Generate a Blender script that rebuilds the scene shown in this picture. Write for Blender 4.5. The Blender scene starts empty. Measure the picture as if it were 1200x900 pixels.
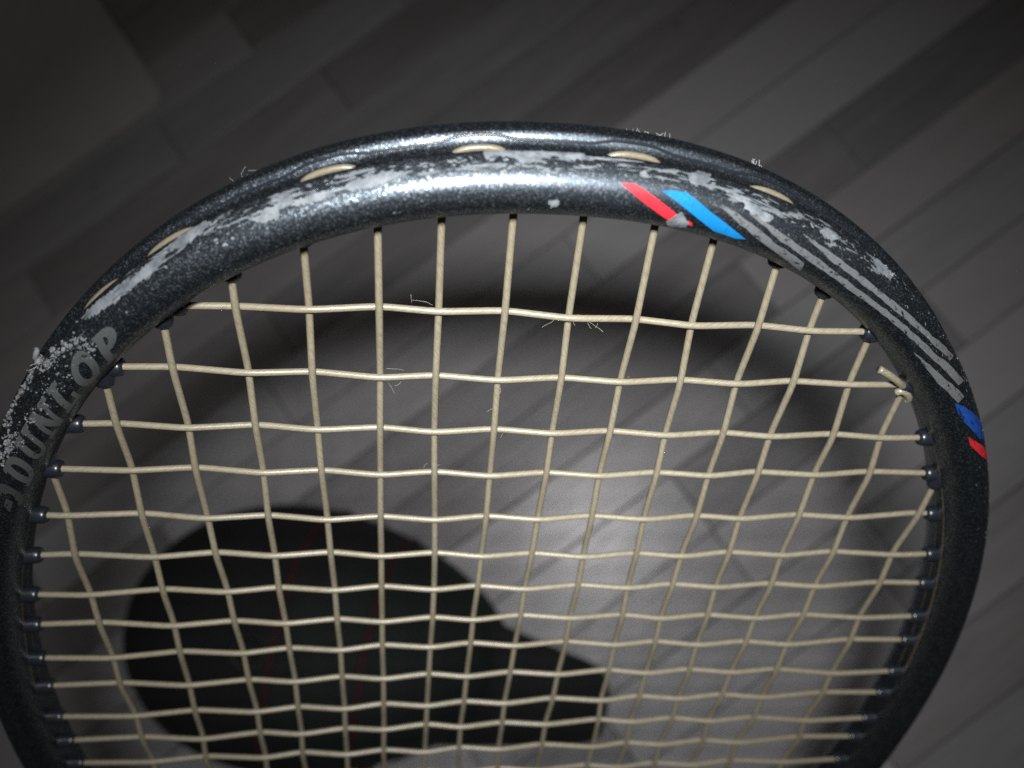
import bpy, bmesh, math, random
import numpy as np
from mathutils import Vector, Matrix
from mathutils.geometry import delaunay_2d_cdt

random.seed(7); rng = np.random.default_rng(7)
scene = bpy.context.scene
COL = scene.collection

# ------------------------------------------------------------------ axes: camera (x right, y down, z forward) to world
CAM_H = 0.617                                              # camera above the floor, m
_g = np.array([0.0965, 0.193, 1.0]); _g /= np.linalg.norm(_g)
_Z = -_g; _up = np.array([0, -1, 0.0]); _Y = _up-(_up@_Z)*_Z; _Y /= np.linalg.norm(_Y); _X = np.cross(_Y, _Z)
M_CW = np.array([_X, _Y, _Z])
def cam_to_world(p_mm):
    p = M_CW@np.asarray(p_mm, float)*0.001; p[2] += CAM_H; return p
def axes_matrix(cx, cy, cz, loc):
    m = Matrix.Identity(4)
    for i in range(3):
        m[i][0], m[i][1], m[i][2], m[i][3] = cx[i], cy[i], cz[i], loc[i]
    return m

# ------------------------------------------------------------------ camera
cam = bpy.data.cameras.new('camera'); cam_ob = bpy.data.objects.new('camera', cam); COL.objects.link(cam_ob)
cam.sensor_width = 36.0; cam.lens = 933.0/1200*36; cam.clip_start = 0.01; cam.clip_end = 50
cam_ob.matrix_world = axes_matrix(M_CW@[1, 0, 0], M_CW@[0, -1, 0], M_CW@[0, 0, -1], cam_to_world([0, 0, 0]))
cam.dof.use_dof = True; cam.dof.focus_distance = 0.145; cam.dof.aperture_fstop = 12.0
scene.camera = cam_ob

# ------------------------------------------------------------------ dim room light and the camera's flash, just above the lens
world = bpy.data.worlds.new('World'); scene.world = world; world.use_nodes = True
world.node_tree.nodes['Background'].inputs[0].default_value = (1.0, 0.94, 0.86, 1)
world.node_tree.nodes['Background'].inputs[1].default_value = 0.032
fl = bpy.data.lights.new('flash', 'AREA'); fl.shape = 'RECTANGLE'; fl.size = 0.030; fl.size_y = 0.018
fl.energy = 0.485; fl.color = (1.0, 0.985, 0.97); fl.spread = math.radians(86)
fl_ob = bpy.data.objects.new('flash', fl); COL.objects.link(fl_ob)
_tilt = np.array([0.06, 0.22, 1.0]); _tilt /= np.linalg.norm(_tilt)
_lx = np.array([1, 0, 0.0])-_tilt*_tilt[0]; _lx /= np.linalg.norm(_lx)
fl_ob.matrix_world = axes_matrix(M_CW@_lx, M_CW@np.cross(-_tilt, _lx), M_CW@(-_tilt), cam_to_world([3, -23, -50]))

scene.view_settings.view_transform = 'Standard'; scene.view_settings.look = 'None'
scene.view_settings.exposure = 0.0; scene.view_settings.gamma = 1.0
scene.view_settings.use_curve_mapping = False
scene.render.engine = 'CYCLES'
scene.cycles.use_denoising = False
scene.cycles.max_bounces = 5

# ------------------------------------------------------------------ helpers
def link(name, mesh, mat=None, parent=None, smooth=True, **props):
    o = bpy.data.objects.new(name, mesh); COL.objects.link(o)
    if mat is not None and not mesh.materials: mesh.materials.append(mat)
    if smooth and mesh.polygons: mesh.polygons.foreach_set('use_smooth', [True]*len(mesh.polygons))
    if parent is not None: o.parent = parent
    for k, v in props.items(): o[k] = v
    return o
def mesh_of(name, verts, faces, uvs=None):
    m = bpy.data.meshes.new(name); m.from_pydata([tuple(map(float, v)) for v in verts], [], [tuple(map(int, f)) for f in faces]); m.update()
    if uvs is not None:
        lay = m.uv_layers.new(name='UVMap')
        idx = np.zeros(len(m.loops), int); m.loops.foreach_get('vertex_index', idx)
        if callable(uvs): data = uvs(idx, m)
        else: data = np.asarray(uvs, float)[idx]
        lay.data.foreach_set('uv', np.asarray(data, np.float32).ravel())
    return m
def tube_mesh(name, pts, rad, sides=8, caps=True):
    """round tube along pts (metres); rad scalar or per point; uv = (length, around) in metres"""
    P = np.asarray(pts, float); n = len(P)
    R = np.full(n, rad) if np.isscalar(rad) else np.asarray(rad, float)
    T = np.gradient(P, axis=0); T /= np.linalg.norm(T, axis=1)[:, None]+1e-12
    ref = np.array([0.13, 0.31, 0.94]); N = np.zeros_like(P)
    v = ref-T[0]*(ref@T[0]); 
    if np.linalg.norm(v) < 0.2: v = np.array([1, 0, 0.0])-T[0]*T[0][0]
    v /= np.linalg.norm(v)
    for i in range(n):
        v = v-T[i]*(v@T[i]); v /= np.linalg.norm(v); N[i] = v
    B = np.cross(T, N)
    a = np.linspace(0, 2*np.pi, sides, endpoint=False)
    V = P[:, None]+R[:, None, None]*(np.cos(a)[None, :, None]*N[:, None]+np.sin(a)[None, :, None]*B[:, None])
    d = np.concatenate([[0], np.cumsum(np.linalg.norm(np.diff(P, axis=0), axis=1))])
    verts = V.reshape(-1, 3).tolist(); faces = []; fuv = []
    for i in range(n-1):
        for k in range(sides):
            k2 = (k+1) % sides
            faces.append((i*sides+k, i*sides+k2, (i+1)*sides+k2, (i+1)*sides+k))
            c = 2*np.pi*R[0]/sides
            fuv += [(d[i], k*c), (d[i], (k+1)*c), (d[i+1], (k+1)*c), (d[i+1], k*c)]
    if caps:
        faces.append(tuple(range(sides-1, -1, -1))); fuv += [(0, 0)]*sides
        faces.append(tuple((n-1)*sides+k for k in range(sides))); fuv += [(d[-1], 0)]*sides
    m = bpy.data.meshes.new(name); m.from_pydata(verts, [], faces); m.update()
    m.uv_layers.new(name='UVMap').data.foreach_set('uv', np.asarray(fuv, np.float32).ravel())
    return m
def lathe_mesh(name, prof, sides=14):
    """prof: (radius, z) list, metres, axis z"""
    verts, faces = [], []
    for r, z in prof:
        for k in range(sides):
            a = 2*math.pi*k/sides; verts.append((r*math.cos(a), r*math.sin(a), z))
    for i in range(len(prof)-1):
        for k in range(sides):
            k2 = (k+1) % sides; faces.append((i*sides+k, i*sides+k2, (i+1)*sides+k2, (i+1)*sides+k))
    faces.append(tuple((len(prof)-1)*sides+k for k in range(sides)))
    return mesh_of(name, verts, faces)

# ------------------------------------------------------------------ materials
def new_mat(name):
    m = bpy.data.materials.new(name); m.use_nodes = True
    return m, m.node_tree, m.node_tree.nodes['Principled BSDF']
def nd(nt, typ, **kw):
    n = nt.nodes.new(typ)
    for k, v in kw.items(): setattr(n, k, v)
    return n
def mth(nt, op, a, b=None, c=None, clamp=False):
    n = nt.nodes.new('ShaderNodeMath'); n.operation = op; n.use_clamp = clamp
    for i, v in enumerate((a, b, c)):
        if v is None: continue
        if isinstance(v, (int, float)): n.inputs[i].default_value = v
        else: nt.links.new(v, n.inputs[i])
    return n.outputs[0]
def mixc(nt, fac, a, b):
    n = nt.nodes.new('ShaderNodeMix'); n.data_type = 'RGBA'
    for i, v in ((0, fac), (6, a), (7, b)):
        if isinstance(v, (int, float)): n.inputs[i].default_value = v
        elif isinstance(v, tuple): n.inputs[i].default_value = v if len(v) == 4 else (*v, 1)
        else: nt.links.new(v, n.inputs[i])
    return n.outputs[2]
def mixf(nt, fac, a, b):
    n = nt.nodes.new('ShaderNodeMix'); n.data_type = 'FLOAT'
    for i, v in ((0, fac), (2, a), (3, b)):
        if isinstance(v, (int, float)): n.inputs[i].default_value = v
        else: nt.links.new(v, n.inputs[i])
    return n.outputs[0]
def ramp(nt, val, lo, hi):
    n = nt.nodes.new('ShaderNodeMapRange'); n.interpolation_type = 'SMOOTHSTEP'
    nt.links.new(val, n.inputs[0]); n.inputs[1].default_value = lo; n.inputs[2].default_value = hi
    return n.outputs[0]
def noise(nt, vec, scale, detail=3, rough=0.5, dist=0.0):
    n = nt.nodes.new('ShaderNodeTexNoise'); n.inputs['Scale'].default_value = scale; n.inputs['Detail'].default_value = detail
    n.inputs['Roughness'].default_value = rough; n.inputs['Distortion'].default_value = dist
    nt.links.new(vec, n.inputs['Vector']); return n.outputs['Fac']
def mapped(nt, vec, scale=(1, 1, 1), loc=(0, 0, 0)):
    n = nt.nodes.new('ShaderNodeMapping'); n.inputs['Scale'].default_value = scale; n.inputs['Location'].default_value = loc
    nt.links.new(vec, n.inputs['Vector']); return n.outputs[0]
def flake_normal(nt, obj_vec, amount, scale=4300):
    v = nd(nt, 'ShaderNodeTexVoronoi'); v.inputs['Scale'].default_value = scale; nt.links.new(obj_vec, v.inputs['Vector'])
    geo = nd(nt, 'ShaderNodeNewGeometry')
    s = nd(nt, 'ShaderNodeVectorMath', operation='SUBTRACT'); nt.links.new(v.outputs['Color'], s.inputs[0]); s.inputs[1].default_value = (.5, .5, .5)
    k = nd(nt, 'ShaderNodeVectorMath', operation='SCALE'); nt.links.new(s.outputs[0], k.inputs[0]); k.inputs['Scale'].default_value = amount
    a = nd(nt, 'ShaderNodeVectorMath', operation='ADD'); nt.links.new(geo.outputs['Normal'], a.inputs[0]); nt.links.new(k.outputs[0], a.inputs[1])
    n = nd(nt, 'ShaderNodeVectorMath', operation='NORMALIZE'); nt.links.new(a.outputs[0], n.inputs[0])
    return n.outputs[0], v.outputs['Color']

def worn(nt, p, keep):
    out = nt.nodes['Material Output']; tr = nd(nt, 'ShaderNodeBsdfTransparent'); mx = nd(nt, 'ShaderNodeMixShader')
    nt.links.new(keep, mx.inputs[0]); nt.links.new(tr.outputs[0], mx.inputs[1]); nt.links.new(p.outputs[0], mx.inputs[2]); nt.links.new(mx.outputs[0], out.inputs[0])
def frame_paint():
    m, nt, p = new_mat('charcoal flake paint'); L = nt.links.new
    tc = nd(nt, 'ShaderNodeTexCoord'); uv = tc.outputs['UV']; ob = tc.outputs['Object']
    sep = nd(nt, 'ShaderNodeSeparateXYZ'); L(uv, sep.inputs[0]); s, w = sep.outputs[0], sep.outputs[1]
    # worn shoulder beside the groove: uv in metres
    wob = noise(nt, mapped(nt, uv, (160, 160, 1)), 1.0, 3)
    wv = mth(nt, 'ADD', w, mth(nt, 'MULTIPLY', mth(nt, 'SUBTRACT', wob, 0.5), 0.004))
    band = mth(nt, 'MULTIPLY', ramp(nt, wv, 0.0026, 0.0042), mth(nt, 'SUBTRACT', 1.0, ramp(nt, wv, 0.0060, 0.0085)))
    env = mth(nt, 'MULTIPLY', ramp(nt, s, -0.096, -0.070), mth(nt, 'SUBTRACT', 1.0, ramp(nt, s, 0.045, 0.085)))
    band = mth(nt, 'MULTIPLY', band, env)
    n1 = noise(nt, mapped(nt, uv, (210, 1050, 1)), 1.0, 6, 0.66, 0.5)
    n2 = noise(nt, mapped(nt, uv, (1500, 1900, 1), (3, 7, 0)), 1.0, 3, 0.6)
    chip = ramp(nt, mth(nt, 'ADD', n1, mth(nt, 'MULTIPLY', band, 0.17)), 0.70, 0.735)
    chip = mth(nt, 'MULTIPLY', chip, mth(nt, 'ADD', 0.0, band), clamp=True)
    # sparse specks over the upper front, thinning towards the throat
    front = mth(nt, 'MULTIPLY', ramp(nt, w, 0.003, 0.006), mth(nt, 'SUBTRACT', 1.0, ramp(nt, w, 0.013, 0.019)))
    env2 = mth(nt, 'MULTIPLY', ramp(nt, s, -0.15, -0.06), mth(nt, 'SUBTRACT', 1.0, ramp(nt, s, 0.07, 0.18)))
    speck = mth(nt, 'MULTIPLY', ramp(nt, noise(nt, mapped(nt, uv, (620, 760, 1), (11, 2, 0)), 1.0, 4, 0.7), 0.70, 0.74), mth(nt, 'MULTIPLY', front, env2))
    # fine scratches
    rot = nd(nt, 'ShaderNodeMapping'); rot.inputs['Rotation'].default_value = (0, 0, 0.6); rot.inputs['Scale'].default_value = (260, 5200, 1); L(uv, rot.inputs['Vector'])
    scr = mth(nt, 'MULTIPLY', ramp(nt, noise(nt, rot.outputs[0], 1.0, 2, 0.5), 0.72, 0.76), 0.35)
    scr = mth(nt, 'MULTIPLY', scr, front)
    wear = mth(nt, 'MAXIMUM', mth(nt, 'MAXIMUM', chip, mth(nt, 'MULTIPLY', speck, 0.75)), scr, clamp=True)
    haze = mth(nt, 'MULTIPLY', band, mth(nt, 'MULTIPLY', n2, 0.10))
    wear = mth(nt, 'MAXIMUM', wear, haze)
    nrm, col = flake_normal(nt, ob, 0.11)
    fl_v = nd(nt, 'ShaderNodeSeparateColor'); L(col, fl_v.inputs[0])
    base = mixc(nt, mth(nt, 'POWER', fl_v.outputs[0], 5.0), (0.042, 0.052, 0.063), (0.20, 0.235, 0.27))
    L(mixc(nt, wear, base, mixc(nt, n2, (0.05, 0.06, 0.068), (0.125, 0.142, 0.152))), p.inputs['Base Color'])
    L(mixf(nt, wear, 0.98, 0.0), p.inputs['Metallic']); L(mixf(nt, wear, 0.44, 0.75), p.inputs['Roughness'])
    L(mth(nt, 'MULTIPLY', mth(nt, 'SUBTRACT', 1.0, wear), 0.05), p.inputs['Coat Weight']); p.inputs['Coat Roughness'].default_value = 0.2
    bmp = nd(nt, 'ShaderNodeBump'); bmp.inputs['Strength'].default_value = 0.5; bmp.inputs['Distance'].default_value = 0.00015
    L(mth(nt, 'SUBTRACT', mth(nt, 'MULTIPLY', n2, wear), wear), bmp.inputs['Height']); L(nrm, bmp.inputs['Normal'])
    L(bmp.outputs[0], p.inputs['Normal']); 
    return m
def print_mat(name, col, wear_col=(0.05, 0.055, 0.06), wear=0.5, metallic=0.0, rough=0.35, flake=0.0):
    m, nt, p = new_mat(name); L = nt.links.new
    tc = nd(nt, 'ShaderNodeTexCoord'); ob = tc.outputs['Object']
    n = noise(nt, ob, 900, 4, 0.65); w = ramp(nt, n, 0.58+0.2*(1-wear), 0.66+0.2*(1-wear))
    tone = noise(nt, ob, 120, 3, 0.5)
    a = mixc(nt, tone, tuple(c*0.8 for c in col), tuple(min(1, c*1.15) for c in col))
    L(mixc(nt, mth(nt, 'MULTIPLY', w, wear), a, wear_col), p.inputs['Base Color'])
    p.inputs['Metallic'].default_value = metallic; p.inputs['Roughness'].default_value = rough
    uvv = tc.outputs['UV']
    k1 = ramp(nt, noise(nt, mapped(nt, uvv, (500, 1100, 1)), 1.0, 6, 0.7, 0.4), 0.27+0.15*wear, 0.34+0.15*wear)
    k2 = ramp(nt, noise(nt, mapped(nt, uvv, (2600, 330, 1), (5, 1, 0)), 1.0, 3, 0.6), 0.30, 0.36)
    worn(nt, p, mth(nt, 'MULTIPLY', k1, k2))
    if flake:
        nr, _c = flake_normal(nt, ob, flake); L(nr, p.inputs['Normal'])
    return m
def chip_mat():
    m, nt, p = new_mat('bare primer'); L = nt.links.new
    tc = nd(nt, 'ShaderNodeTexCoord'); ob = tc.outputs['Object']
    n = noise(nt, ob, 420, 5, 0.65); n2 = noise(nt, ob, 1700, 3, 0.6)
    L(mixc(nt, ramp(nt, n, 0.35, 0.65), (0.066, 0.077, 0.088), (0.14, 0.158, 0.173)), p.inputs['Base Color'])
    p.inputs['Roughness'].default_value = 0.6
    streak = noise(nt, mapped(nt, tc.outputs['UV'], (230, 1300, 1)), 1.0, 6, 0.68, 0.3)
    worn(nt, p, mth(nt, 'MULTIPLY', ramp(nt, streak, 0.385, 0.41), 0.97))
    b = nd(nt, 'ShaderNodeBump'); b.inputs['Strength'].default_value = 0.6; b.inputs['Distance'].default_value = 0.0002
    L(n2, b.inputs['Height']); L(b.outputs[0], p.inputs['Normal'])
    return m
def gut_mat(name='gut string', k=1.0, warm=1.0):
    m, nt, p = new_mat(name); L = nt.links.new
    tc = nd(nt, 'ShaderNodeTexCoord'); uv = tc.outputs['UV']; ob = tc.outputs['Object']
    info = nd(nt, 'ShaderNodeObjectInfo')
    rot0 = nd(nt, 'ShaderNodeMapping'); rot0.inputs['Rotation'].default_value = (0, 0, 0.55); L(uv, rot0.inputs['Vector'])
    rot = nd(nt, 'ShaderNodeMapping'); rot.inputs['Scale'].default_value = (420, 4600, 1); L(rot0.outputs[0], rot.inputs['Vector'])
    fib = noise(nt, rot.outputs[0], 1.0, 3, 0.6, 0.2)
    stain = noise(nt, ob, 28, 3, 0.6); spot = ramp(nt, noise(nt, ob, 160, 3, 0.6), 0.66, 0.76)
    a = mixc(nt, ramp(nt, fib, 0.34, 0.66), (0.122, 0.110, 0.076), (0.190, 0.177, 0.134))
    a = mixc(nt, mth(nt, 'MULTIPLY', ramp(nt, stain, 0.45, 0.75), 0.45), a, (0.13, 0.105, 0.07))
    a = mixc(nt, mth(nt, 'MULTIPLY', spot, 0.35), a, (0.12, 0.08, 0.05))
    a = mixc(nt, mth(nt, 'MULTIPLY', info.outputs['Random'], 0.18), a, (0.15, 0.135, 0.10))
    a = mixc(nt, 1-k, a, (0.06*warm, 0.048, 0.028))
    L(a, p.inputs['Base Color']); p.inputs['Roughness'].default_value = 0.36
    p.inputs['Specular IOR Level'].default_value = 0.45
    b = nd(nt, 'ShaderNodeBump'); b.inputs['Strength'].default_value = 0.35; b.inputs['Distance'].default_value = 0.00010
    L(fib, b.inputs['Height']); L(b.outputs[0], p.inputs['Normal'])
    return m
def simple(name, col, rough=0.5, metallic=0.0, var=0.0, scale=300, coat=0.0):
    m, nt, p = new_mat(name)
    p.inputs['Roughness'].default_value = rough; p.inputs['Metallic'].default_value = metallic; p.inputs['Coat Weight'].default_value = coat
    tc = nd(nt, 'ShaderNodeTexCoord'); n = noise(nt, tc.outputs['Object'], scale, 4, 0.6)
    nt.links.new(mixc(nt, n, tuple(c*(1-var) for c in col), tuple(min(1, c*(1+var)) for c in col)), p.inputs['Base Color'])
    return m
def wood_mat():
    m, nt, p = new_mat('grey laminate'); L = nt.links.new
    tc = nd(nt, 'ShaderNodeTexCoord'); info = nd(nt, 'ShaderNodeObjectInfo'); rnd = info.outputs['Random']
    off = nd(nt, 'ShaderNodeVectorMath', operation='ADD'); L(tc.outputs['Object'], off.inputs[0])
    cmb = nd(nt, 'ShaderNodeCombineXYZ'); L(mth(nt, 'MULTIPLY', rnd, 37.0), cmb.inputs[0]); L(mth(nt, 'MULTIPLY', rnd, 91.0), cmb.inputs[1]); L(cmb.outputs[0], off.inputs[1])
    v = off.outputs[0]
    grain = noise(nt, mapped(nt, v, (11, 120, 1)), 1.0, 6, 0.68, 1.0)
    broad = noise(nt, mapped(nt, v, (4, 26, 1)), 1.0, 3, 0.55, 0.5)
    knot = ramp(nt, noise(nt, mapped(nt, v, (24, 55, 1)), 1.0, 2, 0.5), 0.70, 0.80)
    tone = mth(nt, 'ADD', mth(nt, 'ADD', -0.06, mth(nt, 'MULTIPLY', rnd, 0.68)), mth(nt, 'ADD', mth(nt, 'MULTIPLY', broad, 0.45), mth(nt, 'MULTIPLY', grain, 0.52)))
    a = mixc(nt, ramp(nt, tone, 0.22, 1.08), (0.172, 0.170, 0.180), (0.415, 0.412, 0.432))
    wn = nd(nt, 'ShaderNodeTexWhiteNoise', noise_dimensions='1D'); L(mth(nt, 'MULTIPLY', rnd, 917.0), wn.inputs['W'])
    a = mixc(nt, mth(nt, 'MULTIPLY', wn.outputs['Value'], 0.22), a, (0.28, 0.25, 0.225))
    a = mixc(nt, mth(nt, 'MULTIPLY', knot, 0.65), a, (0.07, 0.06, 0.06))
    L(a, p.inputs['Base Color']); L(mixf(nt, grain, 0.26, 0.40), p.inputs['Roughness']); p.inputs['Specular IOR Level'].default_value = 0.4
    b = nd(nt, 'ShaderNodeBump'); b.inputs['Strength'].default_value = 0.35; b.inputs['Distance'].default_value = 0.0006
    L(grain, b.inputs['Height']); L(b.outputs[0], p.inputs['Normal'])
    return m

# ------------------------------------------------------------------ the laminate floor
floor_m = bpy.data.meshes.new('floor')
floor_m.from_pydata([(-3, -3, -0.008), (3, -3, -0.008), (3, 3, -0.008), (-3, 3, -0.008)], [], [(0, 1, 2, 3)])
floor = link('floor', floor_m, simple('dark board core', (0.035, 0.03, 0.03), 0.8), smooth=False, kind='structure', label='grey laminate floor of staggered wooden strips')
WOOD = wood_mat()
BOARD_ANG = math.radians(36.5); PITCH = 0.0514; ROW0 = 0.002
def strip_mesh(name, length, wid):
    b, h = 0.0006, 0.0
    x, y = length/2, wid/2
    v = [(-x, -y, -.0075), (x, -y, -.0075), (x, y, -.0075), (-x, y, -.0075),
         (-x, -y, h-.0005), (x, -y, h-.0005), (x, y, h-.0005), (-x, y, h-.0005),
         (-x+b, -y+b, h), (x-b, -y+b, h), (x-b, y-b, h), (-x+b, y-b, h)]
    f = [(8, 9, 10, 11)]
    for k in range(4):
        k2 = (k+1) % 4; f += [(k, k2, 4+k2, 4+k), (4+k, 4+k2, 8+k2, 8+k)]
    return mesh_of(name, v, f)
LENS = (0.24, 0.31, 0.40, 0.52)
strips = [[strip_mesh('plank', l-0.0008, PITCH-(0.0007 if j else 0.0013)) for l in LENS] for j in range(2)]
fixed = {9: -0.094, 10: 0.012, 8: 0.05, 7: -0.12}           # where a strip end shows, along the row
dx, dy = math.cos(BOARD_ANG), math.sin(BOARD_ANG)
for r in range(-12, 19):
    yc = ROW0+PITCH*(r+0.5)
    x = fixed.get(r, random.uniform(-0.2, 0.2)); x0 = x
    cells = []
    while x < 0.85:
        k = random.randrange(4); cells.append((x, k)); x += LENS[k]
    x = x0
    while x > -0.85:
        k = random.randrange(4); x -= LENS[k]; cells.append((x, k))
    for (xs, k) in cells:
        xm = xs+LENS[k]/2
        o = link('plank', strips[0 if r % 3 == 0 else 1][k], WOOD, floor, smooth=False)
        o.location = (xm*dx-yc*dy, xm*dy+yc*dx, 0); o.rotation_euler = (0, 0, BOARD_ANG)

# ------------------------------------------------------------------ a rounded sheet lying along the strips, far left
def rounded_sheet(name, lx, ly, rad, th):
    bm = bmesh.new(); pts = []
    for cx, cy, a0 in ((lx-rad, rad, -90), (lx-rad, ly-rad, 0), (rad, ly-rad, 90), (rad, rad, 180)):
        for k in range(9):
            a = math.radians(a0+k*90/8); pts.append((cx+rad*math.cos(a), cy+rad*math.sin(a)))
    n = len(pts); prof = ((0, 0), (0, th*0.6), (-0.0006, th*0.9), (-0.0016, th)); rings = []
    cx, cy = lx/2, ly/2
    for ins, z in prof:
        ring = []
        for (px_, py_) in pts:
            d = math.hypot(px_-cx, py_-cy); ring.append(bm.verts.new((px_+(px_-cx)/d*ins, py_+(py_-cy)/d*ins, z)))
        rings.append(ring)
    for a, b in zip(rings, rings[1:]):
        for k in range(n): bm.faces.new((a[k], a[(k+1) % n], b[(k+1) % n], b[k]))
    bm.faces.new(rings[-1]); m = bpy.data.meshes.new(name); bm.to_mesh(m); bm.free(); return m
mat_m = rounded_sheet('floor_mat', 0.42, 0.30, 0.016, 0.004)
mat_o = link('floor_mat', mat_m, simple('grey green sheet', (0.52, 0.515, 0.51), 0.6, var=0.12, scale=60), smooth=False,
             label='plain grey mat with rounded corner lying on the floor at top left', category='mat')
_c = cam_to_world(np.array([0, 0, 0])); 
def floor_pt(x, y, h=0.0):
    d = M_CW@np.array([(x-600)/933.0, (y-450)/933.0, 1.0]); k = (CAM_H-h)/-d[2]
    return Vector((d[0]*k, d[1]*k, h))
pc = floor_pt(197, 117)
mat_o.rotation_euler = (0, 0, BOARD_ANG)
mat_o.location = (pc.x-0.42*dx, pc.y-0.42*dy, 0.0005)

# ------------------------------------------------------------------ the cap on the floor
cap = bpy.data.objects.new('baseball_cap', None); COL.objects.link(cap)
cap['label'] = 'dark baseball cap with red piping lying on the floor behind the strings'; cap['category'] = 'cap'
cap.location = (-0.223, -0.073, 0.0); cap.rotation_euler = (0, 0, math.radians(-8))
CA, CB, CH = 0.118, 0.094, 0.112
def crown(a, t):
    """a azimuth, t 0 rim .. 1 top"""
    z = CH*math.sin(t*math.pi/2)**0.95
    r = max(0.0, math.cos(t*math.pi/2))**0.62
    return (CA*r*math.cos(a)+0.010*t+0.050*(1-t)**1.3*max(0.0, math.cos(a))**1.5, CB*r*math.sin(a), 0.002+z)
cloth = [simple('black twill', (0.006, 0.0075, 0.0072), 0.9, var=0.3, scale=900), simple('bottle green twill', (0.007, 0.013, 0.011), 0.9, var=0.3, scale=900)]
pipe = simple('dark red piping', (0.035, 0.004, 0.007), 0.8)
for k in range(6):
    a0, a1 = math.radians(60*k-30+30), math.radians(60*k+30+30)
    V, F = [], []; nu, nt_ = 13, 15
    for i in range(nu):
        for j in range(nt_):
            V.append(crown(a0+(a1-a0)*i/(nu-1), 0.985*j/(nt_-1)))
    for i in range(nu-1):
        for j in range(nt_-1):
            F.append((i*nt_+j, (i+1)*nt_+j, (i+1)*nt_+j+1, i*nt_+j+1))
    link('panel', mesh_of('panel', V, F), cloth[1 if k in (0, 5) else 0], cap)
for cx in (0.026, 0.078):                                   # piping over the crown from ear to ear
    half = []
    for q in range(60):
        tt = q/59*0.97; rr = max(0.0, math.cos(tt*math.pi/2))**0.62; ca = (cx-0.010*tt)/((CA+0.03*(1-tt))*rr) if rr > 1e-4 else 9
        if ca > 1: break
        half.append(np.array(crown(math.acos(ca), tt))+np.array([0, 0, 0.0008]))
    pts = half+[p*np.array([1, -1, 1]) for p in half[::-1]]
    link('seam_piping', tube_mesh('seam_piping', pts, 0.0024, 6), pipe, cap)
link('top_button', lathe_mesh('top_button', [(0.0085, CH-0.001), (0.0085, CH+0.002), (0.006, CH+0.0042), (0.002, CH+0.005)]), cloth[0], cap).location = (0.010, 0, 0.0)
V, F = [], []
NI, NJ = 25, 13
for side in (0, 1):
    for i in range(NI):
        a = math.radians(-78+156*i/(NI-1))
        for j in range(NJ):
            f = j/(NJ-1)
            xi, yi = CA*math.cos(a*0.75)*1.15, CB*math.sin(a*0.75)*0.8-0.006
            xo, yo = 0.085+0.155*max(0, math.cos(a*1.0))**0.22, 0.033*math.copysign(abs(math.sin(a))**0.55, a)-0.012
            x, y = xi*(1-f)+xo*f, yi*(1-f)+yo*f
            z = 0.022-6.0*(y*y)+0.012*f*(1-f)*4-0.004*f
            V.append((x, y, max(z, 0.002)+0.0032*(side == 0)))
for side in (0, 1):
    o = side*NI*NJ
    for i in range(NI-1):
        for j in range(NJ-1):
            q = (o+i*NJ+j, o+(i+1)*NJ+j, o+(i+1)*NJ+j+1, o+i*NJ+j+1); F.append(q if side else q[::-1])
for i in range(NI-1):
    a, b = i*NJ+NJ-1, (i+1)*NJ+NJ-1; F.append((a, b, b+NI*NJ, a+NI*NJ))
link('visor', mesh_of('visor', V, F), cloth[0], cap)

# ------------------------------------------------------------------ the racket: measured geometry (millimetres)
# ---- pose of the racket and the floor measured in camera axes (x right, y down, z forward; millimetres) ----
FPX = 933.0
RC = np.array([[0.9938227787, -0.0813088030, -0.0755325298],
               [0.0192218388, 0.7964305134, -0.6044244851],
               [0.1093014429, 0.5992389472, 0.7930736906]])
TC = np.array([4.587, -12.076, 142.075])
HEAD_A, HEAD_B, HEAD_V, HEAD_P = 119.2, 167.6, 141.1, 2.17
SEC_R, SEC_H, SEC_HB, SEC_Z = 5.4, 9.8, 7.2, -2.3          # SEC_Z along the front normal
_th = np.linspace(-np.pi, np.pi, 7201)           # 0 = tip, positive to the right
_U = HEAD_A*np.sign(np.sin(_th))*np.abs(np.sin(_th))**(2/HEAD_P)
_V = -HEAD_B*np.sign(np.cos(_th))*np.abs(np.cos(_th))**(2/HEAD_P) + HEAD_V
# even out the parameter
_ds = np.hypot(np.diff(_U), np.diff(_V)); _S = np.concatenate([[0], np.cumsum(_ds)]); _S -= np.interp(0, _th, _S)
S_LEN = _S[-1]-_S[0]
_sg = np.linspace(_S[0], _S[-1], 2401)
_Ug = np.interp(_sg, _S, _U); _Vg = np.interp(_sg, _S, _V)
_k = np.ones(9)/9
def _sm(a):
    b = np.concatenate([a[-9:-1], a, a[1:9]]); return np.convolve(b, _k, 'same')[8:-8]
_tu = _sm(np.gradient(_Ug)); _tv = _sm(np.gradient(_Vg)); _l = np.hypot(_tu, _tv); _tu /= _l; _tv /= _l
_nu, _nv = -_tv*-1, -_tu                         # outward normal
def _profile():
    ph = np.linspace(-np.pi, np.pi, 4001); c, s = np.cos(ph), np.sin(ph); k = 2/2.35
    r = SEC_R*np.sign(c)*np.abs(c)**k; n = np.where(s > 0, SEC_H, SEC_HB)*np.sign(s)*np.abs(s)**k
    g = np.clip(1-(np.abs(n-3.0)/2.3)**4, 0, 1)*(r > 0)
    b = 0.95*np.exp(-((n+2.4)/3.4)**4)*(r > 0)*np.clip(np.abs(c)*3, 0, 1)
    r = r - 1.3*g
    d = np.concatenate([[0], np.cumsum(np.hypot(np.diff(r), np.diff(n)))]); d -= np.interp(3.0, n[1000:3001], d[1000:3001])
    w = np.linspace(d[0], d[-1], 801)
    return w, np.interp(w, d, r), np.interp(w, d, n), np.interp(w, d, b)
_w, _r, _n, _b = _profile(); W_LEN = _w[-1]-_w[0]
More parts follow.
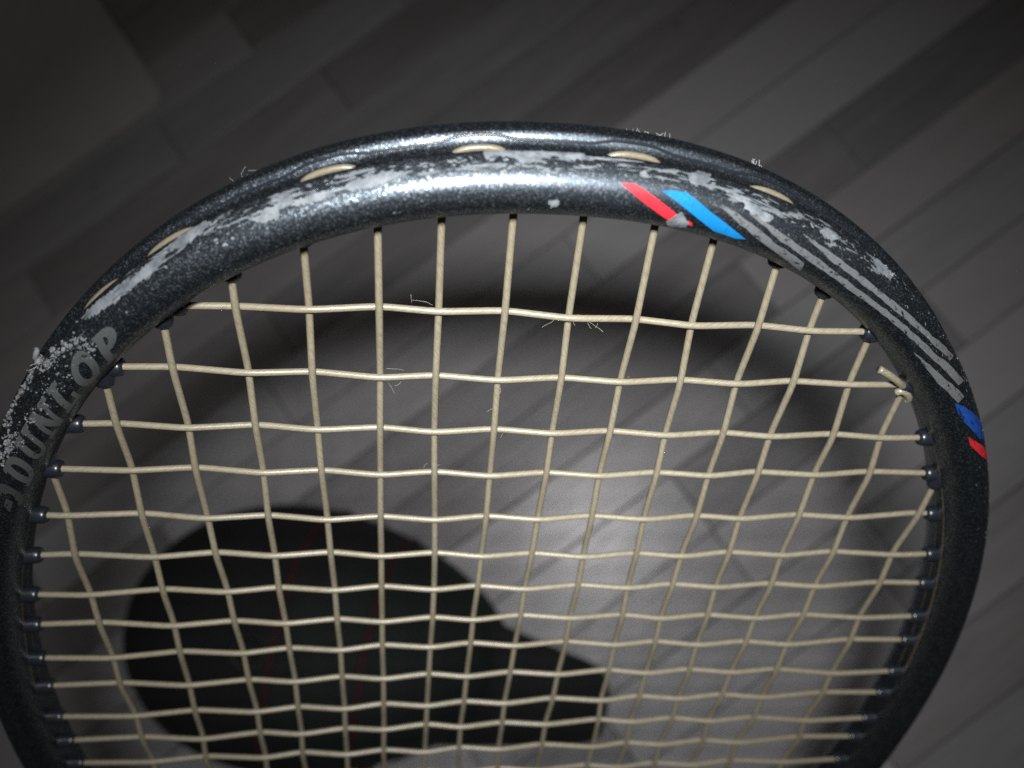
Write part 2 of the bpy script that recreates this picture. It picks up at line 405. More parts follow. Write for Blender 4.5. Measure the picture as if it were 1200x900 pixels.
def centre(s):
    s = (np.asarray(s, float)-_sg[0]) % S_LEN + _sg[0]
    return (np.interp(s, _sg, _Ug), np.interp(s, _sg, _Vg), np.interp(s, _sg, _nu), np.interp(s, _sg, _nv))
def surf(s, w, off=0.0):
    """point on the frame skin; s along the hoop from the tip, w round the section from the outer groove over the front; local x right, y to the tip, z to the front, mm"""
    s = np.asarray(s, float); w = (np.asarray(w, float)-_w[0]) % W_LEN + _w[0]
    u, v, nu, nv = centre(s)
    tip = np.clip(-nv, -1, 1); k = 1+0.06*np.where(tip > 0, tip, 0)**2-0.08*(1-tip**2)
    bt = np.clip((tip-0.35)/0.6, 0, 1)**1.5
    r = np.interp(w, _w, _r)+bt*np.interp(w, _w, _b); n = np.interp(w, _w, _n)
    e = 0.05
    dr = np.interp(w+e, _w, _r)-np.interp(w-e, _w, _r)+bt*(np.interp(w+e, _w, _b)-np.interp(w-e, _w, _b)); dn = np.interp(w+e, _w, _n)-np.interp(w-e, _w, _n)
    L = np.hypot(dr, dn)+1e-12
    r = r*k + off*dn/L; n = n*k - off*dr/L
    return np.stack([u+nu*r, -(v+nv*r), n+SEC_Z], -1)

XP = {1:{4:(-52.1,0.1),5:(-40.0,-0.5),6:(-27.9,-0.7),7:(-17.6,-0.9),8:(-6.0,-0.6),9:(5.7,-0.3),10:(17.8,0.5),11:(28.7,0.7),12:(40.9,0.9),13:(51.6,1.1)},2:{3:(-64.6,13.3),4:(-51.8,13.3),5:(-40.5,13.8),6:(-28.0,13.9),7:(-17.9,14.0),8:(-6.3,14.0),9:(6.0,13.9),10:(17.3,13.8),11:(29.4,13.9),12:(40.1,13.7),13:(52.4,13.7),14:(63.8,13.3)},3:{2:(-76.9,26.8),3:(-63.9,26.6),4:(-51.5,26.7),5:(-40.1,26.6),6:(-28.3,27.0),7:(-17.9,26.9),8:(-5.9,27.0),9:(5.6,26.9),10:(17.6,27.0),11:(28.7,27.1),12:(41.3,27.1),13:(50.4,26.9),14:(65.2,27.2),15:(75.6,27.0)},4:{2:(-76.4,37.8),3:(-64.9,37.9),4:(-51.7,38.2),5:(-40.4,38.5),6:(-28.4,38.5),7:(-17.4,38.7),8:(-6.1,38.6),9:(5.8,38.8),10:(16.6,38.3),11:(29.4,38.5),12:(40.5,38.1),13:(51.8,38.1),14:(63.7,37.6),15:(76.9,37.7)},5:{1:(-92.0,50.5),2:(-77.5,51.2),3:(-64.2,51.2),4:(-52.0,51.6),5:(-39.5,51.7),6:(-28.7,51.9),7:(-17.1,51.7),8:(-5.9,51.7),9:(5.3,51.6),10:(17.5,51.5),11:(28.8,51.6),12:(41.1,51.5),13:(50.8,51.2),14:(64.9,51.2),15:(76.2,51.0),16:(92.7,50.5)},6:{1:(-93.8,63.5),2:(-76.8,63.3),3:(-64.4,63.1),4:(-51.5,63.0),5:(-39.8,63.2),6:(-28.6,63.4),7:(-16.8,63.5),8:(-6.4,63.5),9:(5.2,63.8),10:(16.9,64.0),11:(29.6,63.9),12:(40.1,64.0),13:(51.6,63.5),14:(64.0,63.7),15:(77.3,63.6),16:(91.6,63.6)},7:{1:(-92.7,75.8),2:(-77.7,75.4),3:(-63.0,75.0),4:(-52.2,75.4),5:(-39.3,74.7),6:(-28.8,75.1),7:(-16.6,75.0),8:(-6.5,75.1),9:(4.3,75.3),10:(17.5,75.1),11:(29.1,75.1),12:(40.4,75.1),13:(51.0,75.0),14:(65.7,75.4),15:(76.1,75.0),16:(93.8,75.1)},8:{1:(-93.5,87.2),2:(-76.4,87.5),3:(-63.3,87.2),4:(-51.3,87.0),5:(-39.5,87.0),6:(-28.9,87.0),7:(-16.8,86.7),8:(-7.1,86.8),9:(4.8,86.2),10:(16.7,86.3),11:(30.3,86.9),12:(39.6,86.9),13:(52.1,87.4),14:(64.2,87.3),15:(77.5,87.7),16:(92.0,87.8)},9:{1:(-92.9,99.5),2:(-77.8,98.9),3:(-62.4,98.5),4:(-51.6,98.3),5:(-39.1,98.0),6:(-29.0,97.7),7:(-17.1,97.2),8:(-7.2,97.4),9:(4.0,97.4),10:(17.1,97.3),11:(29.7,97.8),12:(40.7,97.9),13:(51.4,98.4),14:(65.2,98.6),15:(76.2,99.1),16:(93.8,98.6)},10:{1:(-94.2,111.7),2:(-76.9,111.8),3:(-62.7,111.4),4:(-50.9,111.1),5:(-39.4,110.9),6:(-28.9,110.6),7:(-17.3,110.5),8:(-7.3,110.3),9:(4.0,110.5),10:(16.8,110.2),11:(30.4,110.3),12:(40.5,110.6),13:(52.9,110.8),14:(63.8,111.0),15:(77.1,111.3),16:(93.8,112.5)},11:{1:(-93.2,125.0),2:(-78.2,125.0),3:(-62.0,124.4),4:(-51.6,124.4),5:(-39.3,124.3),6:(-29.0,123.8),7:(-17.6,123.6),8:(-7.7,123.9),9:(3.2,123.3),10:(16.6,123.1),11:(29.8,123.2),12:(41.1,123.0),13:(51.8,123.3),14:(65.2,123.2),15:(76.5,123.7),16:(94.6,123.6)},12:{2:(-77.3,137.2),3:(-62.3,136.1),4:(-51.3,136.4),5:(-39.6,135.6),6:(-29.1,134.9),7:(-17.5,134.5),8:(-8.1,134.7),9:(3.6,135.2),10:(15.7,134.2),11:(31.1,134.7),12:(40.0,134.5),13:(52.8,134.5),14:(62.9,135.7),15:(77.6,135.2),16:(92.4,136.4)},13:{2:(-78.3,148.2),3:(-62.4,147.9),4:(-51.9,147.5),5:(-39.8,147.5),6:(-29.4,147.9),7:(-17.7,147.4),8:(-8.0,147.8),9:(3.6,147.0),10:(16.0,147.3),11:(31.6,147.5),12:(41.2,147.8),13:(52.1,147.5),14:(64.4,147.2),15:(75.7,148.1),16:(94.3,147.4)}}
MARKS = {
    'red1': [(8.8, 7.5), (10.8, 7.3), (12.0, 7.7), (18.8, 10.7), (18.0, 12.1), (12.4, 9.5)],
    'greytri': [(19.2, 10.1), (21.2, 11.7), (21.2, 12.9), (18.8, 14.1), (17.6, 12.3), (18.4, 10.9)],
    'reddot': [(20.8, 11.3), (21.6, 11.5), (22.0, 12.1), (21.2, 12.1)],
    'blue1': [(15.2, 7.7), (17.2, 7.3), (19.2, 7.3), (23.6, 9.1), (31.6, 11.7), (30.0, 12.3), (26.0, 12.1), (22.0, 10.5)],
    'g1': [(25.2, 7.7), (29.6, 8.7), (36.4, 10.5), (43.6, 11.5), (44.8, 13.5), (36.4, 11.7), (29.2, 9.7), (24.8, 8.1)],
    'g2': [(30.0, 7.5), (37.2, 8.9), (43.6, 9.7), (54.8, 10.5), (66.8, 9.9), (78.0, 8.9), (90.4, 6.1), (89.6, 7.9), (78.4, 9.9), (67.2, 10.9), (55.2, 11.5), (44.0, 10.9), (37.2, 9.9), (30.0, 7.9)],
    'g3': [(40.0, 7.5), (47.2, 8.1), (55.2, 8.5), (64.0, 8.3), (75.2, 7.3), (84.0, 5.3), (83.2, 7.1), (75.2, 8.3), (64.4, 9.3), (55.2, 9.5), (46.8, 9.1), (40.0, 7.7)],
    'g4': [(75.6, 11.5), (84.4, 9.9), (93.2, 7.7), (93.6, 9.3), (86.0, 11.1)],
    'blue2': [(93.2, 9.9), (95.6, 8.5), (107.2, 3.7), (110.4, 4.1), (106.8, 7.3), (100.4, 9.3), (96.4, 10.1)],
    'red2': [(104.0, 9.7), (105.6, 8.9), (114.4, 4.3), (116.4, 5.1), (112.0, 7.7), (106.8, 9.7)],
    'chipA': [(-31.6, 6.1), (-30.4, 5.3), (-26.0, 4.9), (-21.6, 5.5), (-23.6, 6.5), (-28.0, 6.9), (-31.2, 6.9)],
    'chipB': [(-40.4, 6.5), (-38.0, 5.9), (-32.8, 6.1), (-34.0, 7.1), (-37.6, 7.1)],
    'chipC': [(-46.8, 6.3), (-44.4, 5.5), (-41.6, 6.1), (-42.4, 7.7), (-45.2, 7.3)],
    'chipD': [(-60.4, 4.7), (-59.2, 3.1), (-56.0, 0.9), (-52.4, 4.3), (-56.4, 5.5), (-60.0, 5.3)],
    'chipL': [(-80.8, 4.7), (-79.2, 3.9), (-73.2, 4.5), (-66.0, 4.7), (-61.6, 4.3), (-60.4, 4.9), (-65.6, 6.9), (-68.8, 6.5), (-72.8, 6.9), (-78.8, 5.9)],
    'chipT': [(-12.0, 0.3), (-8.8, 2.9), (-2.0, 0.1), (3.2, 2.9), (4.8, 4.1), (1.2, 4.5), (-2.4, 4.3), (-6.0, 5.5), (-7.2, 4.3), (-9.6, 4.1), (-10.8, 4.7)],
    'dot1': [(-2.0, 10.7), (-0.4, 10.3), (-0.0, 11.3), (-1.2, 11.9)],
    'scuffR': [(19.6, 4.1), (21.2, 3.1), (23.6, 1.1), (22.4, 5.1), (20.4, 5.9), (19.2, 5.3)],
    'scuffR2': [(28.4, 6.3), (30.4, 6.1), (34.0, 6.9), (33.6, 8.1), (30.8, 7.7), (28.8, 7.3)],
    'scuffR3': [(42.8, 5.7), (45.6, 4.7), (47.6, 4.9), (45.6, 6.5), (43.6, 6.5)],
    'scuffR4': [(54.4, 4.3), (57.2, 3.5), (61.2, 3.9), (60.0, 5.9), (56.8, 6.1)],
    'crumb_a': [(-83.2, 10.1), (-82.4, 8.3), (-84.4, 6.7), (-87.6, 5.5), (-90.0, 5.7), (-92.0, 5.7), (-94.4, 2.9)],
    'crumb_b': [(-96.8, 3.9), (-100.4, 3.7), (-104.0, 2.9), (-107.6, 2.9), (-108.8, 4.5), (-109.2, 7.1), (-112.4, 7.7), (-115.6, 7.9)],
    'crumb_c': [(-90.4, 9.3), (-95.2, 9.3), (-99.2, 9.1), (-102.8, 9.1), (-106.4, 8.9), (-110.4, 8.3), (-116.0, 8.9)],
}

MM = 0.001
RACKET_LEN = 685.0; V_TIP = HEAD_V-HEAD_B-SEC_R*1.06; V_BUTT = V_TIP+RACKET_LEN
racket = bpy.data.objects.new('tennis_racket', None); COL.objects.link(racket)
racket['label'] = 'worn black tennis racket with cream gut strings and red and blue stripes'; racket['category'] = 'racket'
butt_cam = RC@np.array([0, V_BUTT, 0])+TC
racket.matrix_world = axes_matrix(M_CW@RC[:, 0], M_CW@(-RC[:, 1]), M_CW@(-RC[:, 2]), cam_to_world(butt_cam))
def loc(P):                                                 # head coordinates (x right, y = -v, z front; mm) to racket local metres (origin at the butt)
    P = np.asarray(P, float).copy(); P[..., 1] += V_BUTT; return P*MM

PAINT = frame_paint(); GUT = gut_mat(); CHIP = chip_mat(); GUT_M = gut_mat('gut main string', 0.80); GUT_L = gut_mat('dark gut loop', 0.62)  # mains mixed browner: partly shade from the flash angle, put into the colour
BLACK = simple('black nylon', (0.008, 0.010, 0.014), 0.30, var=0.3)
# --- hoop
NS, NW = 640, 96
sv = np.linspace(-S_LEN/2, S_LEN/2, NS, endpoint=False); wv = np.linspace(-W_LEN/2, W_LEN/2, NW, endpoint=False)
Vh = loc(surf(sv[:, None], wv[None])).reshape(-1, 3)
Fh, UVh = [], []
dsx, dwx = sv[1]-sv[0], wv[1]-wv[0]
for i in range(NS):
    for j in range(NW):
        i2, j2 = (i+1) % NS, (j+1) % NW
        Fh.append((i*NW+j, i*NW+j2, i2*NW+j2, i2*NW+j))
        s0, w0 = sv[i]*MM, wv[j]*MM; s1, w1 = s0+dsx*MM, w0+dwx*MM
        UVh += [(s0, w0), (s0, w1), (s1, w1), (s1, w0)]
hm = bpy.data.meshes.new('frame'); hm.from_pydata(Vh.tolist(), [], Fh); hm.update()
hm.uv_layers.new(name='UVMap').data.foreach_set('uv', np.asarray(UVh, np.float32).ravel())
bm = bmesh.new(); bm.from_mesh(hm); bmesh.ops.recalc_face_normals(bm, faces=bm.faces); bm.to_mesh(hm); bm.free()
frame = link('frame', hm, PAINT, racket)

# --- throat, handle, butt cap (below the picture)
for sgn in (-1, 1):
    pts = [(sgn*(100*(1-f)**1.15+13*(1-(1-f)**1.15)), -(238+f*200), SEC_Z) for f in np.linspace(0, 1, 24)]
    link('throat_shaft', tube_mesh('throat_shaft', loc(pts), 0.0085, 16), PAINT, racket)
def octagon_tube(name, v0, v1, a, b, mat, n=14, wrap=0.0):
    V, F = [], []
    for i in range(n+1):
        v = v0+(v1-v0)*i/n
        for k in range(8):
            an = math.radians(22.5+45*k); V.append(loc([(a+wrap*(i % 2))*math.cos(an)*1.08, -v, (b+wrap*(i % 2))*math.sin(an)*1.08+SEC_Z]))
    for i in range(n):
        for k in range(8):
            k2 = (k+1) % 8; F.append((i*8+k, i*8+k2, (i+1)*8+k2, (i+1)*8+k))
    F.append(tuple(range(8))); F.append(tuple(n*8+k for k in range(7, -1, -1)))
    return link(name, mesh_of(name, V, F), mat, racket, smooth=False)
octagon_tube('grip', 425, V_BUTT-14, 16, 14, simple('black grip leather', (0.02, 0.02, 0.02), 0.8, var=0.3), 40, 0.5)
octagon_tube('butt_cap', V_BUTT-14, V_BUTT, 19, 17, BLACK, 2)

# --- painted marks and chips, each laid on the skin of the frame
def on_skin(name, polys, mat, off, parent=frame, step=0.55):
    """polys: lists of (s, w) in mm; their union is meshed on the skin, off mm proud"""
    vc, fc = [], []
    for p in polys:
        i0 = len(vc); q = []
        for (a, b) in zip(p, p[1:]+p[:1]):
            n = max(1, int(math.hypot(b[0]-a[0], b[1]-a[1])/step))
            q += [(a[0]+(b[0]-a[0])*k/n, a[1]+(b[1]-a[1])*k/n) for k in range(n)]
        vc += [Vector(x) for x in q]; fc.append(list(range(i0, len(vc))))
    A = np.array([tuple(v) for v in vc]); lo, hi = A.min(0), A.max(0)
    gx = np.arange(lo[0]+step*0.5, hi[0], step); gy = np.arange(lo[1]+step*0.5, hi[1], step)
    vc += [Vector((x+0.03*math.sin(y*9), y+0.03*math.sin(x*7))) for x in gx for y in gy]
    ov, oe, of, _a, _b, orig = delaunay_2d_cdt(vc, [], fc, 0, 1e-5)
    def pip(p, poly):
        c = False; n = len(poly)
        for k in range(n):
            a, b = poly[k], poly[k-1]
            if (a[1] > p[1]) != (b[1] > p[1]) and p[0] < (b[0]-a[0])*(p[1]-a[1])/(b[1]-a[1])+a[0]: c = not c
        return c
    box = [(min(q[0] for q in p), max(q[0] for q in p), min(q[1] for q in p), max(q[1] for q in p)) for p in polys]
    tri = []
    for f in of:
        c = (sum(ov[i].x for i in f)/len(f), sum(ov[i].y for i in f)/len(f))
        if any(b[0] <= c[0] <= b[1] and b[2] <= c[1] <= b[3] and pip(c, p) for b, p in zip(box, polys)): tri.append(f)
    used = sorted({i for f in tri for i in f}); mp = {u: k for k, u in enumerate(used)}
    sw = np.array([tuple(ov[u]) for u in used])
    V = loc(surf(sw[:, 0], sw[:, 1], off))
    m = mesh_of(name, V, [[mp[i] for i in f] for f in tri], sw*MM)
    n0 = m.polygons[0].normal; out = Vector((surf(sw[0, 0], sw[0, 1], 1)-surf(sw[0, 0], sw[0, 1], 0)).tolist())
    if n0.dot(out) < 0: m.flip_normals()
    return link(name, m, mat, parent)
def jag(poly, amp=0.35, seg=0.7, seed=0):
    r = random.Random(seed); out = []
    for (a, b) in zip(poly, poly[1:]+poly[:1]):
        n = max(1, int(math.hypot(b[0]-a[0], b[1]-a[1])/seg))
        for k in range(n):
            f = k/n; out.append((a[0]+(b[0]-a[0])*f+r.uniform(-amp, amp), a[1]+(b[1]-a[1])*f+r.uniform(-amp, amp)))
    return out
RED = print_mat('red print', (0.50, 0.016, 0.025), (0.3, 0.3, 0.3), 0.12, rough=0.35)
BLUE = print_mat('blue print', (0.006, 0.14, 0.37), (0.2, 0.25, 0.3), 0.12, rough=0.33, metallic=0.2, flake=0.15)
NAVY = print_mat('deep blue print', (0.006, 0.035, 0.17), (0.05, 0.06, 0.07), 0.75, rough=0.4)
GREY = print_mat('silver print', (0.105, 0.112, 0.118), (0.05, 0.055, 0.06), 0.62, metallic=0.35, rough=0.45, flake=0.2)
LETT = print_mat('grey lettering', (0.040, 0.044, 0.045), (0.015, 0.022, 0.025), 0.45, rough=0.6)
LETT_D = print_mat('faded emblem print', (0.022, 0.024, 0.025), (0.012, 0.013, 0.014), 0.6, rough=0.6)
GOLD = print_mat('old gold pinstripe', (0.10, 0.075, 0.045), (0.03, 0.03, 0.03), 0.6, rough=0.45)
on_skin('red_stripe', [MARKS['red1']], RED, 0.05); on_skin('red_stripe', [MARKS['reddot']], RED, 0.05)
on_skin('blue_stripe', [MARKS['blue1']], BLUE, 0.05)
on_skin('blue_stripe', [MARKS['blue2']], NAVY, 0.05)['label'] = 'scratched deep blue stripe on the side of the hoop'
on_skin('red_stripe', [MARKS['red2']], print_mat('scratched red print', (0.30, 0.012, 0.018), (0.05, 0.05, 0.05), 0.7, rough=0.4), 0.05)
for k in ('g1', 'g2', 'g3', 'g4'): on_skin('silver_stripe', [jag(MARKS[k], 0.10, 1.2, 3)], GREY, 0.045)
for i, k in enumerate(('chipA', 'chipB', 'chipC', 'chipD', 'chipL', 'chipT', 'dot1', 'scuffR', 'scuffR2', 'scuffR3', 'scuffR4', 'greytri')):
    on_skin('paint_chip', [jag(MARKS[k], 0.05 if k == 'greytri' else 0.26, 0.32, i)], CHIP, 0.075)
r2 = random.Random(21)
polys = []
for k in range(300):
    right = k >= 170
    s = r2.uniform(36, 130) if right else r2.gauss(-28, 34); w = abs(r2.gauss(0, 3.0))+(3.5 if right else 4.0)
    if not -92 < s < 132 or w > 14: continue
    if any(abs(s-c) < d and w > 7 for c, d in ((20, 12),)): continue
    sz = r2.uniform(0.15, 0.6)*(1.25-0.07*w); a = r2.uniform(-0.5, 0.9); n = r2.randrange(5, 9); el = r2.uniform(0.15, 0.4) if right else r2.uniform(0.3, 0.75)
    pg = []
    for j in range(n):
        t = 2*math.pi*j/n; rr = sz*r2.uniform(0.6, 1.25); x, y = rr*math.cos(t), rr*el*math.sin(t)
        pg.append((s+x*math.cos(a)-y*math.sin(a), w+x*math.sin(a)+y*math.cos(a)))
    polys.append(pg)
on_skin('small_chips', polys, CHIP, 0.06, step=0.4)['kind'] = 'stuff'
for k in range(16):                                         # long scrapes running with the hoop
    s, w, ln, wd = r2.uniform(-82, 34), r2.uniform(3.9, 6.6), r2.uniform(3, 11), r2.uniform(0.18, 0.45)
    dw = r2.uniform(-0.06, 0.10)
    up = [(s+ln*f/10, w+dw*ln*f/10-wd*math.sin(math.pi*(f+0.4)/10.8)*r2.uniform(0.5, 1.2)) for f in range(11)]
    dn = [(s+ln*f/10, w+dw*ln*f/10+wd*math.sin(math.pi*(f+0.4)/10.8)*r2.uniform(0.5, 1.2)) for f in range(10, -1, -1)]
    on_skin('scrape', [up+dn], CHIP, 0.068, step=0.4)

# lettering up the left side
def rect(x0, y0, x1, y1): return [[(x0, y0), (x1, y0), (x1, y1), (x0, y1)]]
def arc_band(cx, cy, ro, ri, a0, a1, n=16):
    out = []
    for k in range(n):
        t0, t1 = math.radians(a0+(a1-a0)*k/n), math.radians(a0+(a1-a0)*(k+1)/n)
        out.append([(cx+ri[0]*math.cos(t0), cy+ri[1]*math.sin(t0)), (cx+ro[0]*math.cos(t0), cy+ro[1]*math.sin(t0)),
                    (cx+ro[0]*math.cos(t1), cy+ro[1]*math.sin(t1)), (cx+ri[0]*math.cos(t1), cy+ri[1]*math.sin(t1))])
    return out
GLYPH = {
 'D': rect(0, 0, .5, .15)+rect(0, .85, .5, 1)+rect(.12, .1, .42, .9)+arc_band(.42, .5, (.58, .5), (.28, .33), -90, 90),
 'U': rect(.1, .32, .38, 1)+rect(0, .86, .48, 1)+rect(.7, .32, .92, 1)+rect(.58, .86, 1.02, 1)+arc_band(.51, .36, (.41, .36), (.17, .2), 180, 360),
 'N': rect(.1, .08, .29, .98)+rect(0, 0, .42, .14)+[[(0, 1), (.33, 1), (.93, 0), (.64, 0)]]+rect(.73, .05, .92, .92)+rect(.6, .86, 1.03, 1),
 'L': rect(.12, .05, .44, .95)+rect(0, .86, .58, 1)+rect(0, 0, .97, .16)+rect(.76, .05, .97, .4),
 'O': arc_band(.5, .5, (.52, .52), (.22, .27), 0, 360, 28),
 'P': rect(.12, .05, .44, .95)+rect(0, 0, .58, .14)+rect(0, .87, .5, 1)+arc_band(.44, .71, (.54, .29), (.16, .11), -90, 90),
 'mark': arc_band(.35, .5, (.55, .5), (.20, .16), -90, 90)+rect(.10, .0, .36, .2)+rect(.10, .8, .36, 1)+[[(-.45, .38), (.2, .38), (.2, .62), (-.25, .62)]]}
for ch, sc, wd, ht in (('mark', -123.8, 4.6, 5.0), ('D', -116.8, 5.6, 5.2), ('U', -109.6, 5.6, 5.2), ('N', -102.2, 5.8, 5.2), ('L', -95.0, 5.0, 5.2), ('O', -87.6, 5.6, 5.4), ('P', -80.4, 5.2, 5.2)):
    wc, slant = 11.5, 0.75; wd *= 1.08; ht *= 1.12                                  # forward-leaning slab capitals
    on_skin('letter' if ch != 'mark' else 'emblem', [[(sc+(x-0.5)*wd+slant*(y-0.5)*ht, wc-(y-0.5)*ht) for (x, y) in p] for p in GLYPH[ch]], LETT if ch != 'mark' else LETT_D, 0.05, step=0.5)

# pinstripes round the inner edge
for w0, wd in ((18.3, 0.35), (21.2, 0.25)):
    V, F = [], []
    sl = np.linspace(-200, 200, 401)
    for k, s in enumerate(sl):
        for e in (-wd/2, wd/2): V.append(loc(surf(s, w0+e+0.5*math.sin(s*0.03), 0.04)))
    F = [(2*k, 2*k+1, 2*k+3, 2*k+2) for k in range(400)]
    link('pinstripe', mesh_of('pinstripe', V, F), GOLD, frame)

# --- strings
NM = 16
U_BASE = [-93.06, -76.9, -63.95, -51.7, -40.1, -29.0, -17.2, -5.75, 5.75, 17.2, 29.0, 40.1, 51.7, 63.95, 76.9, 93.06]
NC = 20
for _j in XP:                                                # even out reading error
    ks = sorted(XP[_j]); vs = [XP[_j][k][1] for k in ks]
    for n_, k in enumerate(ks):
        if 0 < n_ < len(ks)-1: XP[_j][k] = (XP[_j][k][0], 0.25*vs[n_-1]+0.5*vs[n_]+0.25*vs[n_+1])
for _i in range(1, NM+1):
    js_ = [j for j in sorted(XP) if _i in XP[j]]; us = [XP[j][_i][0] for j in js_]
    for n_, j in enumerate(js_):
        if 0 < n_ < len(js_)-1: XP[j][_i] = (0.3*us[n_-1]+0.4*us[n_]+0.3*us[n_+1], XP[j][_i][1])
def cross_v(j): return XP[j][min(XP[j])][1] if j in XP else 147.5+(j-13)*12.6
def xp(i, j):
    if j in XP and i in XP[j]: return XP[j][i]
    if j in XP:
        k = min(XP[j], key=lambda q: abs(q-i)); return (U_BASE[i-1], XP[j][k][1])
    u13 = XP[13].get(i, (U_BASE[i-1], 0))[0]; f = max(0, 1-(j-13)/5)
    return (U_BASE[i-1]*(1-f)+u13*f, cross_v(j))
_sd = np.linspace(-S_LEN/2, S_LEN/2, 4000); _cu, _cv, _a1, _a2 = centre(_sd)
def hoop_s_main(u, top=True):
    m = (np.abs(_sd) < S_LEN/4) if top else (np.abs(_sd) > S_LEN/4)
    k = np.argmin(np.where(m, np.abs(_cu-u), 1e9)); return _sd[k]
def hoop_s_cross(v, right=True):
    m = (_sd > 0) if right else (_sd < 0)
    k = np.argmin(np.where(m, np.abs(_cv-v), 1e9)); return _sd[k]
def inside(u, v):
    return (abs(u)/(HEAD_A-SEC_R))**HEAD_P+(abs(v-HEAD_V)/(HEAD_B-SEC_R))**HEAD_P < 0.985
def path(ctrl, step=0.7, win=5):
    C = np.array(ctrl, float); d = np.concatenate([[0], np.cumsum(np.linalg.norm(np.diff(C, axis=0), axis=1))])
    t = np.linspace(0, d[-1], int(d[-1]/step)+2)
    P = np.stack([np.interp(t, d, C[:, k]) for k in range(3)], 1)
    for _ in range(2):
        Q = np.concatenate([np.repeat(P[:1], win//2, 0), P, np.repeat(P[-1:], win//2, 0)])
        P = np.stack([np.convolve(Q[:, k], np.ones(win)/win, 'valid') for k in range(3)], 1)
    return P
ZW = 0.66; SR = 0.68
ends = []                                                    # (point on the hoop centre line, inward direction, s)
tops = {}; main_obj, cross_obj = {}, {}
for i in range(1, NM+1):
    js = [j for j in range(1, NC+1) if inside(*xp(i, j))]
    u0, v0 = xp(i, js[0]); u1, v1 = xp(i, js[-1])
    ua = u0+0.15*(u0-xp(i, js[2])[0])
    s0 = hoop_s_main(ua); c0 = centre(s0); s1 = hoop_s_main(u1, False); c1 = centre(s1)
    ctrl = [(ua, -c0[1], 0)]+[(*((lambda q: (q[0], -q[1]))(xp(i, j))), (-ZW if (i+j) % 2 == 0 else ZW)) for j in js]+[(u1, -c1[1], 0)]
    P = path(ctrl)
    main_obj[i] = link('main_string', tube_mesh('main_string', loc(P), SR*MM, 9), GUT_M, racket)
    ends.append((np.array([ua, -c0[1], 0.0]), np.array(ctrl[1])-np.array(ctrl[0]), s0)); tops[i] = s0
    ends.append((np.array([u1, -c1[1], 0.0]), np.array(ctrl[-2])-np.array(ctrl[-1]), s1))
for j in range(1, NC+1):
    is_ = [i for i in range(1, NM+1) if inside(*xp(i, j))]
    va, vb = xp(is_[0], j)[1], xp(is_[-1], j)[1]
    sa = hoop_s_cross(va, False); sb = hoop_s_cross(vb, True); ca, cb = centre(sa), centre(sb)
    ctrl = [(ca[0], -va, 0)]+[(*((lambda q: (q[0], -q[1]))(xp(i, j))), (ZW if (i+j) % 2 == 0 else -ZW)) for i in is_]+[(cb[0], -vb, 0)]
    P = path(ctrl)
    cross_obj[j] = link('cross_string', tube_mesh('cross_string', loc(P), SR*MM*0.97, 9), GUT, racket)
    ends.append((np.array([ca[0], -va, 0.0]), np.array(ctrl[1])-np.array(ctrl[0]), sa))
    ends.append((np.array([cb[0], -vb, 0.0]), np.array(ctrl[-2])-np.array(ctrl[-1]), sb))

# --- grommets: one black sleeve round every string end
sleeve = lathe_mesh('grommet', [(0.0018, 0), (0.0018, 0.0056), (0.00176, 0.0062), (0.0016, 0.0067), (0.0013, 0.0069), (0.0006, 0.0069)], 16)
for p, d, s in ends:
    if p[1] < -200: continue
    d = d/np.linalg.norm(d); c = centre(s); nin = np.array([-c[2], c[3], 0.0])
    cosn = max(0.35, float(d@nin)); tip = max(0.0, -c[3])
    pro = 3.6*(1-tip)**0.6+0.5*tip                           # how far it stands out of the inner wall
    reach = (SEC_R*0.92)/cosn+pro
    q = p+d*(reach-6.9)
    o = link('grommet', sleeve, BLACK, racket)
    o.matrix_local = Matrix.Translation(Vector(loc(q).tolist()))@Vector((0, 0, 1)).rotation_difference(Vector(d.tolist())).to_matrix().to_4x4()

# --- string loops showing in the outer groove, with the moulded edge of the grommet strip behind them
def groove_r(s):
    return surf(s, 0.0)
spans = []
for a in (3, 5, 7, 9, 11):
    spans.append((tops[a], tops[a+1]))
spans.append((-86.0, -70.0))
for (sa, sb) in spans:
    pts = []
    m, hw = (sa+sb)/2, (sb-sa)/2*0.76
    for f in np.linspace(-1, 1, 31):
        rise = 0.78*(1-abs(f)**2.2)-0.9*abs(f)**6
        P0 = surf(m+f*hw, -0.1, rise-0.38)
        pts.append(P0)
    link('string_loop', tube_mesh('string_loop', loc(np.array(pts)), 0.56*MM, 9), GUT_L, racket)  # loop material is mixed darker and browner than the other strings
pts = []
for s in np.linspace(-62, 62, 420):
    b = max([math.exp(-((s-(a+c)/2)/((c-a)*0.42))**4) for a, c in spans])
    pts.append(surf(s, -1.9-0.65*b, 0.02+0.08*b-0.35*max(0, (abs(s)-45)/17)))
link('grommet_strip', tube_mesh('grommet_strip', loc(np.array(pts)), 0.24*MM, 8), BLACK, racket)

